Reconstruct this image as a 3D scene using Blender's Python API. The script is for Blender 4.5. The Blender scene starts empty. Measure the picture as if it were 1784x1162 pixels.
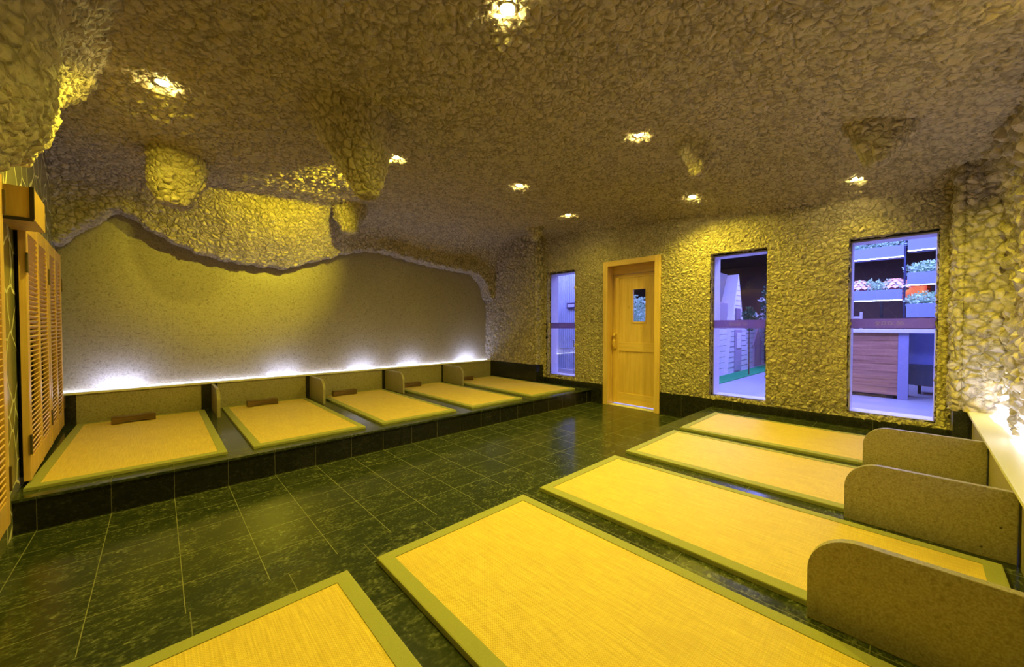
import bpy, bmesh, math, random
import numpy as np
from mathutils import Vector, Matrix
random.seed(7)
R = math.radians
SC = bpy.context.scene
COL = SC.collection

# ------------------------------------------------------------ camera, view, world
cam_d = bpy.data.cameras.new('camera'); cam = bpy.data.objects.new('camera', cam_d); COL.objects.link(cam)
cam.location = (0, 0, 1.17)
cam.rotation_euler = (R(90 - 1.13), 0, R(46.9 - 90))
cam_d.sensor_width = 36; cam_d.lens = 658 / 1784 * 36; cam_d.clip_start = 0.02
SC.camera = cam
vs = SC.view_settings
vs.view_transform = 'Standard'; vs.look = 'None'; vs.exposure = 0.14; vs.gamma = 1.0; vs.use_curve_mapping = False
wd = bpy.data.worlds.new('world'); SC.world = wd; wd.use_nodes = True
wd.node_tree.nodes['Background'].inputs[0].default_value = (0.1, 0.09, 0.14, 1)
wd.node_tree.nodes['Background'].inputs[1].default_value = 0.05
YEL = (0.97, 0.82, 0.035)
LAMPS = [  # x, y, aim x, aim y, aim z, watts, cone degrees
    (1.26, 1.38, 1.40, 1.68, 0.2, 165, 154), (0.04, 3.34, 0.02, 3.8, 0.2, 105, 166), (1.57, 3.20, 0.98, 5.3, 2.2, 420, 54),
    (2.89, 2.97, 2.75, 3.0, 0.2, 70, 150), (4.13, 3.28, 4.2, 3.4, 0.2, 24, 150), (4.40, 1.74, 4.1, 1.4, 0.2, 105, 155),
    (2.87, 1.56, 2.6, 1.2, 0.2, 145, 155), (4.56, 0.37, 4.75, 0.3, 0.6, 14, 100),
    (1.98, -0.24, 4.3, -0.50, 1.25, 330, 44)]
for n, (x, y, sx, sy, w) in enumerate([(6.4, 5.6, 1.6, 2.6, 190), (6.9, 0.6, 2.2, 3.5, 420), (9.6, 1.7, 2.2, 1.8, 150), (11.6, 1.9, 1.6, 1.6, 170)]):
    ld = bpy.data.lights.new('corridor_light', 'AREA'); ld.shape = 'RECTANGLE'; ld.size = sx; ld.size_y = sy
    ld.energy = w; ld.color = (0.28, 0.31, 1.0)
    lo = bpy.data.objects.new('corridor_light', ld); lo.location = (x, y, 3.05); COL.objects.link(lo)

# ------------------------------------------------------------ helpers
def link(o, parent=None):
    COL.objects.link(o)
    if parent is not None: o.parent = parent
    return o
def tag(o, label=None, cat=None, group=None, kind=None):
    if label: o['label'] = label
    if cat: o['category'] = cat
    if group: o['group'] = group
    if kind: o['kind'] = kind
    return o
def empty(name, loc=(0, 0, 0), rz=0):
    o = bpy.data.objects.new(name, None); o.location = loc; o.rotation_euler.z = rz; o.empty_display_size = .1
    return link(o)
def obj(name, bm, mat, parent=None, smooth=False):
    bmesh.ops.recalc_face_normals(bm, faces=bm.faces)
    me = bpy.data.meshes.new(name); bm.to_mesh(me); bm.free()
    for m in (mat if isinstance(mat, (list, tuple)) else [mat]): me.materials.append(m)
    if smooth: me.polygons.foreach_set('use_smooth', [True] * len(me.polygons))
    return link(bpy.data.objects.new(name, me), parent)
def box(bm, x0, x1, y0, y1, z0, z1, bev=0, seg=2, mi=0, M=None):
    vs_ = [bm.verts.new(p) for p in ((x0,y0,z0),(x1,y0,z0),(x1,y1,z0),(x0,y1,z0),(x0,y0,z1),(x1,y0,z1),(x1,y1,z1),(x0,y1,z1))]
    fs = [bm.faces.new([vs_[i] for i in q]) for q in ((0,3,2,1),(4,5,6,7),(0,1,5,4),(1,2,6,5),(2,3,7,6),(3,0,4,7))]
    for f in fs: f.material_index = mi
    if M is not None: bmesh.ops.transform(bm, matrix=M, verts=vs_)
    if bev:
        es = list({e for f in fs for e in f.edges})
        bmesh.ops.bevel(bm, geom=es, offset=bev, segments=seg, profile=.6, affect='EDGES')
def prism(bm, pts, axis, a, b, bev=0):
    """closed polygon pts in the two other axes, extruded along axis from a to b"""
    def mk(u, v, w):
        return {'x': (w, u, v), 'y': (u, w, v), 'z': (u, v, w)}[axis]
    A = [bm.verts.new(mk(u, v, a)) for u, v in pts]; B = [bm.verts.new(mk(u, v, b)) for u, v in pts]
    n = len(pts); fa = bm.faces.new(A); fb = bm.faces.new(B[::-1])
    for i in range(n): bm.faces.new((A[i], B[i], B[(i+1) % n], A[(i+1) % n]))
    if bev: bmesh.ops.bevel(bm, geom=list(fa.edges) + list(fb.edges), offset=bev, segments=2, profile=.6, affect='EDGES')
def tube(bm, pts, r, seg=8):
    pts = [Vector(p) for p in pts]; rings = []
    for i, p in enumerate(pts):
        d = (pts[min(i+1, len(pts)-1)] - pts[max(i-1, 0)]).normalized()
        u = d.cross(Vector((0, 0, 1)));
        if u.length < .1: u = d.cross(Vector((1, 0, 0)))
        u.normalize(); v = d.cross(u)
        rr = r[i] if isinstance(r, (list, tuple)) else r
        rings.append([bm.verts.new(p + (u*math.cos(t) + v*math.sin(t))*rr) for t in [2*math.pi*k/seg for k in range(seg)]])
    for a, b in zip(rings, rings[1:]):
        for k in range(seg): bm.faces.new((a[k], a[(k+1) % seg], b[(k+1) % seg], b[k]))
    bm.faces.new(rings[0][::-1]); bm.faces.new(rings[-1])
def lathe(bm, prof, cx=0, cy=0, seg=24, cap=False):
    rings = [[bm.verts.new((cx + r*math.cos(2*math.pi*k/seg), cy + r*math.sin(2*math.pi*k/seg), z)) for k in range(seg)] for r, z in prof]
    for a, b in zip(rings, rings[1:]):
        for k in range(seg): bm.faces.new((a[k], a[(k+1) % seg], b[(k+1) % seg], b[k]))
    if cap: bm.faces.new(rings[0][::-1]); bm.faces.new(rings[-1])
def grid_mesh(name, P, mat, parent=None, keep=None, toward=None):
    """P: (n, m, 3) array of points -> one smooth sheet whose normals look to the point 'toward'"""
    n, m, _ = P.shape
    idx = np.arange(n*m).reshape(n, m)
    q = np.stack([idx[:-1, :-1], idx[1:, :-1], idx[1:, 1:], idx[:-1, 1:]], -1)
    if keep is not None: q = q[keep]
    q = q.reshape(-1, 4)
    V = P.reshape(-1, 3)
    if toward is not None:
        k = q[len(q)//2]; nn = np.cross(V[k[1]] - V[k[0]], V[k[3]] - V[k[0]])
        if np.dot(nn, np.array(toward) - V[k[0]]) < 0: q = q[:, ::-1]
    used = np.unique(q); remap = np.full(n*m, -1); remap[used] = np.arange(len(used))
    q = remap[q]; V = V[used]
    me = bpy.data.meshes.new(name)
    me.vertices.add(len(V)); me.vertices.foreach_set('co', V.astype(np.float32).ravel())
    me.loops.add(q.size); me.loops.foreach_set('vertex_index', q.astype(np.int32).ravel())
    me.polygons.add(len(q)); me.polygons.foreach_set('loop_start', np.arange(0, q.size, 4, dtype=np.int32))
    me.polygons.foreach_set('use_smooth', np.ones(len(q), bool))
    me.update(calc_edges=True); me.validate()
    me.materials.append(mat)
    return link(bpy.data.objects.new(name, me), parent)

# ------------------------------------------------------------ materials
class NT:
    def __init__(s, name):
        s.m = bpy.data.materials.new(name); s.m.use_nodes = True; s.t = s.m.node_tree
        s.b = s.t.nodes['Principled BSDF']; s.out = s.t.nodes['Material Output']
        s.co = s.t.nodes.new('ShaderNodeTexCoord').outputs['Object']
    def n(s, typ, ins=None, **kw):
        nd = s.t.nodes.new('ShaderNode' + typ)
        for k, v in kw.items(): setattr(nd, k, v)
        for k, v in (ins or {}).items():
            if isinstance(v, bpy.types.NodeSocket): s.t.links.new(v, nd.inputs[k])
            else: nd.inputs[k].default_value = v
        return nd
    def math(s, op, a, b=0.0, c=0.0, clamp=False):
        return s.n('Math', {0: a, 1: b, 2: c}, operation=op, use_clamp=clamp).outputs[0]
    def vec(s, op, a, b=(0, 0, 0)):
        nd = s.n('VectorMath', {0: a, 1: b}, operation=op)
        return nd.outputs['Value'] if op in ('DOT_PRODUCT', 'LENGTH') else nd.outputs[0]
    def ramp(s, f, stops):
        nd = s.n('ValToRGB', {0: f}); e = nd.color_ramp.elements
        while len(e) < len(stops): e.new(.5)
        for i, (p, c) in enumerate(stops):
            e[i].position = p; e[i].color = (*c, 1) if len(c) == 3 else c
        return nd.outputs[0]
    def mix(s, f, a, b):
        c = lambda v: (*v, 1) if isinstance(v, tuple) and len(v) == 3 else v
        return s.n('MixRGB', {0: f, 1: c(a), 2: c(b)}).outputs[0]
    def noise(s, scale, detail=4, vec=None, rough=.5):
        return s.n('TexNoise', {'Vector': vec or s.co, 'Scale': scale, 'Detail': detail, 'Roughness': rough}).outputs[0]
    def maprange(s, v, a, b, c=0, d=1, smooth=False):
        return s.n('MapRange', {0: v, 1: a, 2: b, 3: c, 4: d}, interpolation_type='SMOOTHSTEP' if smooth else 'LINEAR').outputs[0]
    def set(s, **kw):
        for k, v in kw.items():
            k = k.replace('_', ' ')
            if isinstance(v, bpy.types.NodeSocket): s.t.links.new(v, s.b.inputs[k])
            else: s.b.inputs[k].default_value = (*v, 1) if isinstance(v, tuple) and len(v) == 3 else v
    def bump(s, h, dist=.002, strength=1.0):
        s.t.links.new(s.n('Bump', {'Height': h, 'Distance': dist, 'Strength': strength}).outputs[0], s.b.inputs['Normal'])
    def line(s, comp, start, period, width):
        """1 on grout lines of a regular spacing along one coordinate"""
        sep = s.n('SeparateXYZ', {0: s.co}).outputs[comp]
        t = s.math('DIVIDE', s.math('SUBTRACT', sep, start), period)
        fr = s.math('FRACT', t); d = s.math('MINIMUM', fr, s.math('SUBTRACT', 1.0, fr))
        return s.math('LESS_THAN', s.math('MULTIPLY', d, period), width/2), s.math('FLOOR', t)

def plain(name, col, rough=.5, metal=0, noise_amt=.12, nscale=20, **kw):
    t = NT(name)
    c2 = tuple(max(0, c*(1-noise_amt)) for c in col)
    t.set(Base_Color=t.mix(t.noise(nscale), c2, col), Roughness=rough, Metallic=metal, **kw)
    return t.m
def emit(name, col, strength):
    t = NT(name); t.set(Base_Color=(0, 0, 0), Emission_Color=col, Emission_Strength=strength); return t.m

def stone(name, cell, amp, tilt, base=(.50, .42, .34), flat=.26, rough=.6, stretch=(1, 1, 1), rim=.35, dome_lo=.55, warp_k=.55, crevice_shade=.62, second=1.55):
    t = NT(name); s = 1.0/cell
    warp = t.n('TexNoise', {'Vector': t.co, 'Scale': s*.8, 'Detail': 3}).outputs[1]
    v0 = t.vec('ADD', t.co, t.n('VectorMath', {0: t.vec('SUBTRACT', warp, (.5, .5, .5)), 3: cell*warp_k}, operation='SCALE').outputs[0])
    v0 = t.vec('MULTIPLY', v0, stretch)
    def layer(v, sc, gain):
        e = t.n('TexVoronoi', {'Vector': v, 'Scale': sc}, feature='DISTANCE_TO_EDGE').outputs['Distance']
        f = t.n('TexVoronoi', {'Vector': v, 'Scale': sc}, feature='F1')
        local = t.n('VectorMath', {0: t.vec('SUBTRACT', v, f.outputs['Position']), 3: sc}, operation='SCALE').outputs[0]
        tl = t.vec('DOT_PRODUCT', local, t.vec('SUBTRACT', f.outputs['Color'], (.5, .5, .5)))
        sp = t.n('SeparateColor', {0: f.outputs['Color']}).outputs
        top = t.math('ADD', t.math('ADD', .45, t.math('MULTIPLY', sp[1], .55)), t.math('MULTIPLY', tl, tilt))
        dome = t.maprange(e, 0, .45, dome_lo, 1)
        h = t.math('MULTIPLY', t.math('MULTIPLY', t.math('POWER', t.maprange(e, .0, flat, 0, 1), .5), dome), top)
        return t.math('MULTIPLY', h, gain), sp[0]
    hA, rA = layer(v0, s, 1.0)
    hB, rB = layer(t.vec('ADD', v0, (3.37, 1.71, 5.13)), s*second, .62)
    isA = t.math('GREATER_THAN', hA, hB)
    h = t.math('MAXIMUM', hA, hB)
    rnd = t.mix(isA, rB, rA)
    fine = t.noise(s*3.6, 5, rough=.68)
    hh = t.math('ADD', h, t.math('MULTIPLY', fine, .24))
    big = t.noise(2.2, 2)
    h2 = t.math('ADD', t.math('MULTIPLY', hh, amp), t.math('MULTIPLY', t.math('SUBTRACT', big, .5), amp*1.3))
    d = t.n('Displacement', {'Height': h2, 'Midlevel': 0.0, 'Scale': 1.0})
    t.t.links.new(d.outputs[0], t.out.inputs['Displacement'])
    t.m.displacement_method = 'BOTH'
    c = t.mix(t.math('MULTIPLY', rnd, .7), base, tuple(b*.72 for b in base))
    c = t.mix(t.maprange(fine, .4, .7, 0, .5), c, tuple(b*1.2 for b in base))
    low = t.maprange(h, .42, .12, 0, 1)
    c = t.mix(t.math('MULTIPLY', low, crevice_shade), c, tuple(b*.30 for b in base))  # occlusion shade painted into the colour of the low crevices
    if rim:   # pale lines along some of the seams between chips
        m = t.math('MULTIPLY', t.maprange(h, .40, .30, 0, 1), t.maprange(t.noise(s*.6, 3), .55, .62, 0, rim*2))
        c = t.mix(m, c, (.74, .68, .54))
    t.set(Base_Color=c, Roughness=rough, Specular_IOR_Level=.5)
    return t.m

M_CEIL = stone('chipped_stone_ceiling', .052, .030, .8, rim=.16, crevice_shade=.7)
M_WALLR = stone('chipped_stone_wall', .046, .030, .8, rim=.1, crevice_shade=.7)
M_PIL = stone('chipped_stone_pilaster', .068, .045, .6, rim=0, second=1.4, crevice_shade=.75)
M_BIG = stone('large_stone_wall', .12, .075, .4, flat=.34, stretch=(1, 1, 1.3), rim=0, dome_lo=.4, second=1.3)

def granite(name, base, dark, light, rough=.35, seam=None, scale=240):
    t = NT(name)
    n1 = t.noise(scale, 3); n2 = t.noise(scale*.35, 3); n3 = t.noise(1.6, 3)
    c = t.mix(t.maprange(n1, .36, .64), dark, light)
    c = t.mix(.62, c, base)
    c = t.mix(t.maprange(n2, .55, .72), c, tuple(b*.62 for b in base))
    pit = t.n('TexVoronoi', {'Vector': t.co, 'Scale': 9.0}).outputs['Distance']
    c = t.mix(t.math('LESS_THAN', pit, .035), c, tuple(b*.18 for b in dark))
    c = t.mix(t.maprange(n3, .35, .7, 0, .22), c, tuple(b*.7 for b in base))
    if seam:
        for comp, st, per in seam:
            l, _ = t.line(comp, st, per, .0035); c = t.mix(t.math('MULTIPLY', l, .45), c, tuple(b*.5 for b in base))
    t.set(Base_Color=c, Roughness=rough)
    t.bump(n1, .0006, .4)
    return t.m
M_GRAN = granite('beige_granite', (.33, .28, .19), (.15, .12, .08), (.52, .47, .36), .36, scale=170)
M_GRANW = granite('beige_granite_slabs', (.30, .255, .20), (.19, .16, .11), (.48, .43, .35), .30, seam=[('X', .12, 1.18), ('Z', 1.06, 1.6)], scale=130)

def marble(name, lines, base=(.022, .030, .018), vein=(.27, .28, .19), grout=(.20, .20, .14), rough=.13, gw=.003):
    t = NT(name)
    masks = []; ids = []
    for comp, st, per in lines:
        l, i = t.line(comp, st, per, gw); masks.append(l); ids.append(i)
    idv = t.n('CombineXYZ', {0: ids[0], 1: ids[1] if len(ids) > 1 else 0.0}).outputs[0]
    wn = t.n('TexWhiteNoise', {'Vector': idv})
    off = t.vec('ADD', t.co, t.n('VectorMath', {0: wn.outputs['Color'], 3: 7.0}, operation='SCALE').outputs[0])
    st_ = t.vec('MULTIPLY', off, (1.0, 1.5, 1.5))
    a = t.noise(13, 8, st_, .68); b = t.noise(55, 5, st_, .6); cl = t.noise(5, 3, off)
    v = t.math('MULTIPLY', t.maprange(a, .42, .72), t.maprange(b, .40, .68))
    v = t.math('ADD', v, t.math('MULTIPLY', t.maprange(b, .58, .70), .45), clamp=True)
    c = t.mix(t.math('MULTIPLY', v, t.maprange(cl, .3, .7, .35, 1)), base, vein)
    c = t.mix(t.math('MULTIPLY', wn.outputs['Value'], .25), c, tuple(q*1.6 for q in base))
    m = masks[0]
    for q in masks[1:]: m = t.math('MAXIMUM', m, q)
    c = t.mix(m, c, grout)
    t.set(Base_Color=c, Roughness=t.math('ADD', t.math('MULTIPLY', m, .5), t.math('ADD', rough, t.math('MULTIPLY', a, .08))))
    t.bump(t.math('SUBTRACT', t.math('MULTIPLY', b, .05), m), .0008, .5)
    return t.m
M_FLOOR = marble('dark_marble_floor_tiles', [('X', .065, .295), ('Y', 3.40, .287)])
M_DECK = marble('dark_marble_deck_tiles', [('X', .065, .295), ('Y', 3.62, .59)], grout=(.12, .12, .09), gw=.003)
M_RISER = marble('black_marble_riser', [('X', .065, .295)], base=(.009, .009, .014), vein=(.05, .05, .065), grout=(.14, .13, .11), rough=.22, gw=.003)
M_SKIRT = marble('black_marble_skirting', [('Y', .26, .59)], base=(.011, .012, .013), vein=(.06, .06, .06), grout=(.06, .06, .05), rough=.2)
M_POST = marble('black_marble_post', [('Z', -3, 9)], base=(.014, .013, .016), vein=(.075, .07, .075), rough=.22)

def wood(name, a, b, axis=2, scale=1.0, rough=.42, knots=True):
    t = NT(name)
    sc = [26, 26, 26]; sc[axis] = 1.6
    v = t.vec('MULTIPLY', t.co, tuple(q*scale for q in sc))
    n1 = t.noise(1.0, 5, v, .55); n2 = t.noise(5.0, 3, v)
    f = t.math('ADD', t.math('MULTIPLY', n1, .8), t.math('MULTIPLY', n2, .25))
    c = t.mix(t.maprange(f, .35, .68), a, b)
    if knots:
        k = t.n('TexVoronoi', {'Vector': t.vec('MULTIPLY', t.co, (4.2, 4.2, 1.9)), 'Scale': 1.0}).outputs['Distance']
        c = t.mix(t.maprange(k, .02, .06, .6, 0), c, tuple(q*.4 for q in b))
    t.set(Base_Color=c, Roughness=rough)
    t.bump(n1, .0008, .35)
    return t.m
M_PINE = wood('honey_pine', (.78, .54, .23), (.62, .39, .14))
M_PINEY = wood('honey_pine_crosswise', (.78, .54, .23), (.62, .39, .14), axis=1)
M_SHUT = wood('amber_pine_shutter', (.78, .50, .20), (.60, .34, .11), knots=False)
M_PILLOW = wood('dark_carved_wood', (.19, .11, .05), (.06, .03, .015), axis=0, rough=.4, knots=False)
M_COUNTER = wood('counter_planks', (.50, .25, .16), (.24, .10, .07), axis=1, scale=.55, knots=False)

def weave():
    t = NT('woven_grass_mat')
    sx = t.n('SeparateXYZ', {0: t.co}).outputs
    rib = t.math('SINE', t.math('MULTIPLY', sx['Y'], 2*math.pi/.0105))
    th = t.math('SINE', t.math('MULTIPLY', sx['X'], 2*math.pi/.0085))
    chk = t.math('MULTIPLY', rib, th)
    stx = t.noise(1, 4, t.vec('MULTIPLY', t.co, (210, 9, 10)), .6)
    sty = t.noise(1, 3, t.vec('MULTIPLY', t.co, (14, 260, 10)), .6)
    blot = t.noise(3.5, 3)
    oi = t.n('ObjectInfo').outputs['Random']
    c = t.mix(t.maprange(stx, .3, .72), (.62, .42, .11), (.88, .66, .20))
    c = t.mix(t.maprange(sty, .35, .75, 0, .45), c, (.52, .33, .10))
    c = t.mix(t.maprange(chk, -.6, -1.0, 0, .55), c, (.36, .21, .07))
    c = t.mix(t.maprange(blot, .52, .75, 0, .28), c, (.50, .32, .13))
    c = t.mix(t.math('MULTIPLY', oi, .12), c, (.56, .38, .18))
    t.set(Base_Color=c, Roughness=.6, Specular_IOR_Level=.35, Sheen_Weight=.1)
    t.bump(t.math('ADD', t.math('MULTIPLY', chk, .5), stx), .0016, .6)
    return t.m
M_WEAVE = weave()
tb = NT('olive_cloth_border'); nb = tb.noise(900, 2)
tb.set(Base_Color=tb.mix(tb.maprange(nb, .35, .65), (.25, .25, .11), (.37, .36, .17)), Roughness=.85); tb.bump(nb, .0006, .5); M_BORDER = tb.m

def flag():
    t = NT('crazy_stone_tiles')
    w = t.n('TexNoise', {'Vector': t.co, 'Scale': 2.5, 'Detail': 2}).outputs[1]
    v = t.vec('ADD', t.co, t.n('VectorMath', {0: w, 3: .18}, operation='SCALE').outputs[0])
    e = t.n('TexVoronoi', {'Vector': v, 'Scale': 4.2}, feature='DISTANCE_TO_EDGE').outputs['Distance']
    f = t.n('TexVoronoi', {'Vector': v, 'Scale': 4.2}).outputs['Color']
    r = t.n('SeparateColor', {0: f}).outputs[0]
    c = t.mix(r, (.20, .19, .11), (.33, .30, .19)); c = t.mix(t.maprange(t.noise(30, 4), .4, .7, 0, .5), c, (.15, .14, .09))
    g = t.math('LESS_THAN', e, .028)
    c = t.mix(g, c, (.62, .58, .44))
    t.set(Base_Color=c, Roughness=t.math('ADD', t.math('MULTIPLY', g, .5), .17))
    t.bump(g, .0015, -.6)
    return t.m
M_FLAG = flag()

M_SHELF = plain('white_stone_shelf', (.82, .79, .70), .3, noise_amt=.06, nscale=60)
M_LED = emit('white_led', (.75, .80, 1.0), 7)
M_LEDB = emit('cool_led_tube', (.62, .70, 1.0), 26)
M_LAMP = emit('yellow_lamp_glass', (1.0, .84, .22), 260)
M_RING = plain('lamp_ring_metal', (.75, .72, .6), .3, 1)
M_FRAME = plain('pale_window_frame', (.80, .74, .78), .45)
M_BLACK = plain('black_gap_sealant', (.01, .01, .012), .7)
M_HINGE = plain('tarnished_hinge_metal', (.16, .12, .07), .4, .8)
M_BOXW = wood('amber_board', (.66, .42, .13), (.50, .30, .08), axis=2, knots=False)
M_SCORCH = plain('charred_edge', (.03, .02, .012), .8)
# glass
t = NT('clear_glass'); fr = t.n('Fresnel', {'IOR': 1.5}).outputs[0]
tr = t.n('BsdfTransparent', {0: (.93, .93, .97, 1)}); gl = t.n('BsdfGlossy', {'Roughness': .02})
t.t.links.new(t.n('MixShader', {0: fr, 1: tr.outputs[0], 2: gl.outputs[0]}).outputs[0], t.out.inputs['Surface']); M_GLASS = t.m
t = NT('frosted_film'); tr = t.n('BsdfTransparent', {0: (.50, .40, .58, 1)}); df = t.n('BsdfDiffuse', {0: (.50, .34, .50, 1)}); tl = t.n('BsdfTranslucent', {0: (.50, .34, .50, 1)})
a = t.n('MixShader', {0: .5, 1: df.outputs[0], 2: tl.outputs[0]}); t.t.links.new(t.n('MixShader', {0: .72, 1: tr.outputs[0], 2: a.outputs[0]}).outputs[0], t.out.inputs['Surface']); M_FILM = t.m
t = NT('pale_film_print'); df = t.n('BsdfDiffuse', {0: (.8, .7, .85, 1)}); tl = t.n('BsdfTranslucent', {0: (.8, .7, .9, 1)}); tr = t.n('BsdfTransparent', {0: (.7, .6, .8, 1)})
a = t.n('MixShader', {0: .5, 1: df.outputs[0], 2: tl.outputs[0]}); t.t.links.new(t.n('MixShader', {0: .5, 1: tr.outputs[0], 2: a.outputs[0]}).outputs[0], t.out.inputs['Surface']); M_PRINT = t.m

# ------------------------------------------------------------ room shell
XW = 4.88            # stone face of the window wall
YB = 5.75            # granite back wall
YR = -0.44           # right stone wall
def LW(y): return -.60 - .048*(y - 3.22)      # left wall is slightly out of square
CEN = (2.2, 2.6, 1.3)

bm = bmesh.new(); box(bm, -.9, 5.05, -.7, 3.44, -.08, 0)
tag(obj('floor', bm, M_FLOOR), 'dark polished marble tile floor with pale grout lines', kind='structure')

def smooth(u): u = np.clip(u, 0, 1); return u*u*(3 - 2*u)
ze_y = [-.6, .4, .8, 1.3, 2.0, 2.8, 3.8, 5.8]; ze_z = [2.40, 2.46, 2.50, 2.52, 2.62, 2.72, 2.76, 2.78]
def zceil(X, Y):
    z = 2.70 + .035*np.sin(1.7*X + .8*Y) + .03*np.sin(2.3*Y - 1.1*X + 1.0)
    z = z - .30*smooth((.9 - Y)/1.5)
    zw = np.interp(Y, ze_y, ze_z)
    z = z + (zw - z)*smooth((X - 3.6)/1.25)
    z = z - .16*(1 - np.sqrt(1 - np.clip((X - 4.62)/.30, 0, .98)**2))
    z = z - .25*smooth((0.05 - X)/.75)*smooth((3.2 - Y)/1.2)
    for (lx, ly, *_r) in LAMPS:
        z = z + .022*np.exp(-(((X - lx)**2 + (Y - ly)**2)/.07**2)**2)
    return z
ex = [-.80, -.68, -.50, -.28, -.12, .03, .22, .46, .80, 1.21, 1.62, 1.95, 2.25, 2.55, 2.79, 3.41, 3.9, 4.26, 4.42, 4.52, 4.60, 4.95]
ez = [1.93, 1.98, 2.17, 2.38, 2.27, 2.16, 2.06, 1.985, 1.945, 1.935, 2.09, 2.22, 2.305, 2.31, 2.28, 2.20, 2.165, 2.155, 2.05, 1.92, 1.70, 1.60]
xs = np.arange(-.80, 4.93, .0122)
ys = np.arange(-.55, 5.0, .0122)
tv = np.linspace(0, 1, 75)[1:]; tb_ = np.linspace(0, 1, 22)[1:]
X1, Y1 = np.meshgrid(xs, ys, indexing='ij'); Z1 = zceil(X1, Y1)
zE = np.interp(xs, ex, ez)[:, None]
zE = zE + .012*np.sin(xs*31)[:, None]
belly = (np.exp(-((xs - 1.0)/.85)**2))[:, None]
zc0 = Z1[:, -1:]
Yc = ys[-1]
T = tv[None, :]
Yv = Yc + (5.50 - Yc)*(T**1.0) - .16*np.sin(np.pi*T)*belly + .16*np.sin(np.pi*T)*(1 - belly)
Zv = zc0 + (zE - zc0)*(T**(1.0 + .9*(1 - belly)))
Xv = np.repeat(xs[:, None], len(tv), 1)
Tb = tb_[None, :]
Ybk = 5.50 + (YB + .02 - 5.50)*Tb; Zbk = zE + .02*Tb - .012*np.sin(np.pi*Tb)
Ybk = np.repeat(Ybk, len(xs), 0); Xb = np.repeat(xs[:, None], len(tb_), 1)
_Y = np.concatenate([Y1, Yv, Ybk], 1); _Z = np.concatenate([Z1, Zv, Zbk], 1)
nc = Y1.shape[1]
for A_ in (_Y, _Z):        # round off the fold where the ceiling turns down
    for _ in range(3):
        c_ = np.cumsum(np.pad(A_, ((0, 0), (8, 7)), 'edge'), 1); sm = (c_[:, 15:] - c_[:, :-15])/15.0
        lo, hi = nc - 22, nc + 60; wgt = np.clip(np.minimum(np.arange(hi - lo), np.arange(hi - lo)[::-1])/8.0, 0, 1)[None, :]
        k_ = sm[:, lo:hi].shape[1]; A_[:, lo:hi] = A_[:, lo:hi]*(1 - wgt) + sm[:, lo:hi]*wgt
P = np.stack([np.concatenate([X1, Xv, Xb], 1), _Y, _Z], -1)
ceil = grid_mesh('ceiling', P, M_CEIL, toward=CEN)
tag(ceil, 'cave-like ceiling of chipped brown stones with hanging stalactites', kind='structure')

def stalactite(top, tip, prof, squash=1.0, rot=0, mat=None):
    """prof: list of (s from top 0 to tip 1, radius); a dense blob hanging from the ceiling"""
    top = np.array(top); tip = np.array(tip); L = np.linalg.norm(top - tip)
    sv = np.array([p[0] for p in prof]); rv = np.array([p[1] for p in prof])
    n = max(20, int(L/.011)); s = 1 - np.linspace(1, 0, n)**1.0
    r = np.interp(s, sv, rv)
    k = np.ones(7)/7; r = np.convolve(np.pad(r, 3, 'edge'), k, 'valid')
    r[-6:] = r[-6]*np.sqrt(np.clip(1 - (np.arange(6)/5)**2, 0, 1)) + .0005
    m = max(24, int(2*math.pi*max(rv)/.014)); a = np.linspace(0, 2*np.pi, m + 1)
    C_ = top[None, :]*(1 - s[:, None]) + tip[None, :]*s[:, None]
    wob = 1 + .07*np.sin(a[None, :]*3 + s[:, None]*4 + top[0]*5) + .05*np.sin(a[None, :]*2 - s[:, None]*7)
    dx = np.cos(a)[None, :]*r[:, None]*wob; dy = np.sin(a)[None, :]*r[:, None]*wob*squash
    c, d = math.cos(rot), math.sin(rot)
    P = np.stack([C_[:, None, 0] + dx*c - dy*d, C_[:, None, 1] + dx*d + dy*c, np.repeat(C_[:, 2:3], m + 1, 1)], -1)
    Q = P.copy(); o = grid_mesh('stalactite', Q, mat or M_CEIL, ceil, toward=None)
    me = o.data; mid = me.polygons[len(me.polygons)//2]
    cc = Vector(((top + tip)/2).tolist())
    if (mid.center - cc).dot(mid.normal) < 0: me.flip_normals()
    return o
S = stalactite
S((.98, 2.72, 2.84), (1.17, 2.86, 2.14), [(0, .48), (.12, .36), (.25, .27), (.5, .21), (.75, .145), (.92, .085), (1, .05)])
S((.13, 4.42, 2.82), (.13, 4.40, 2.20), [(0, .30), (.15, .22), (.4, .19), (.7, .165), (.88, .13), (1, .08)])
S((1.80, 4.96, 2.80), (1.78, 4.90, 2.335), [(0, .24), (.25, .19), (.6, .15), (.85, .10), (1, .06)])
S((4.25, 4.10, 2.82), (4.30, 4.06, 2.50), [(0, .22), (.3, .14), (.7, .08), (1, .035)])
S((3.36, 1.27, 2.75), (3.40, 1.28, 2.46), [(0, .24), (.2, .15), (.6, .09), (1, .04)])
S((3.62, .14, 2.62), (3.52, .20, 2.24), [(0, .26), (.3, .17), (.7, .10), (1, .04)])
S((-.56, 2.05, 2.75), (-.50, 1.95, 1.66), [(0, .55), (.3, .34), (.6, .25), (.85, .2), (1, .10)], squash=2.0)
S((-.62, 3.15, 2.80), (-.60, 3.20, 2.02), [(0, .50), (.4, .24), (.75, .17), (1, .08)], squash=1.9)

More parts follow.
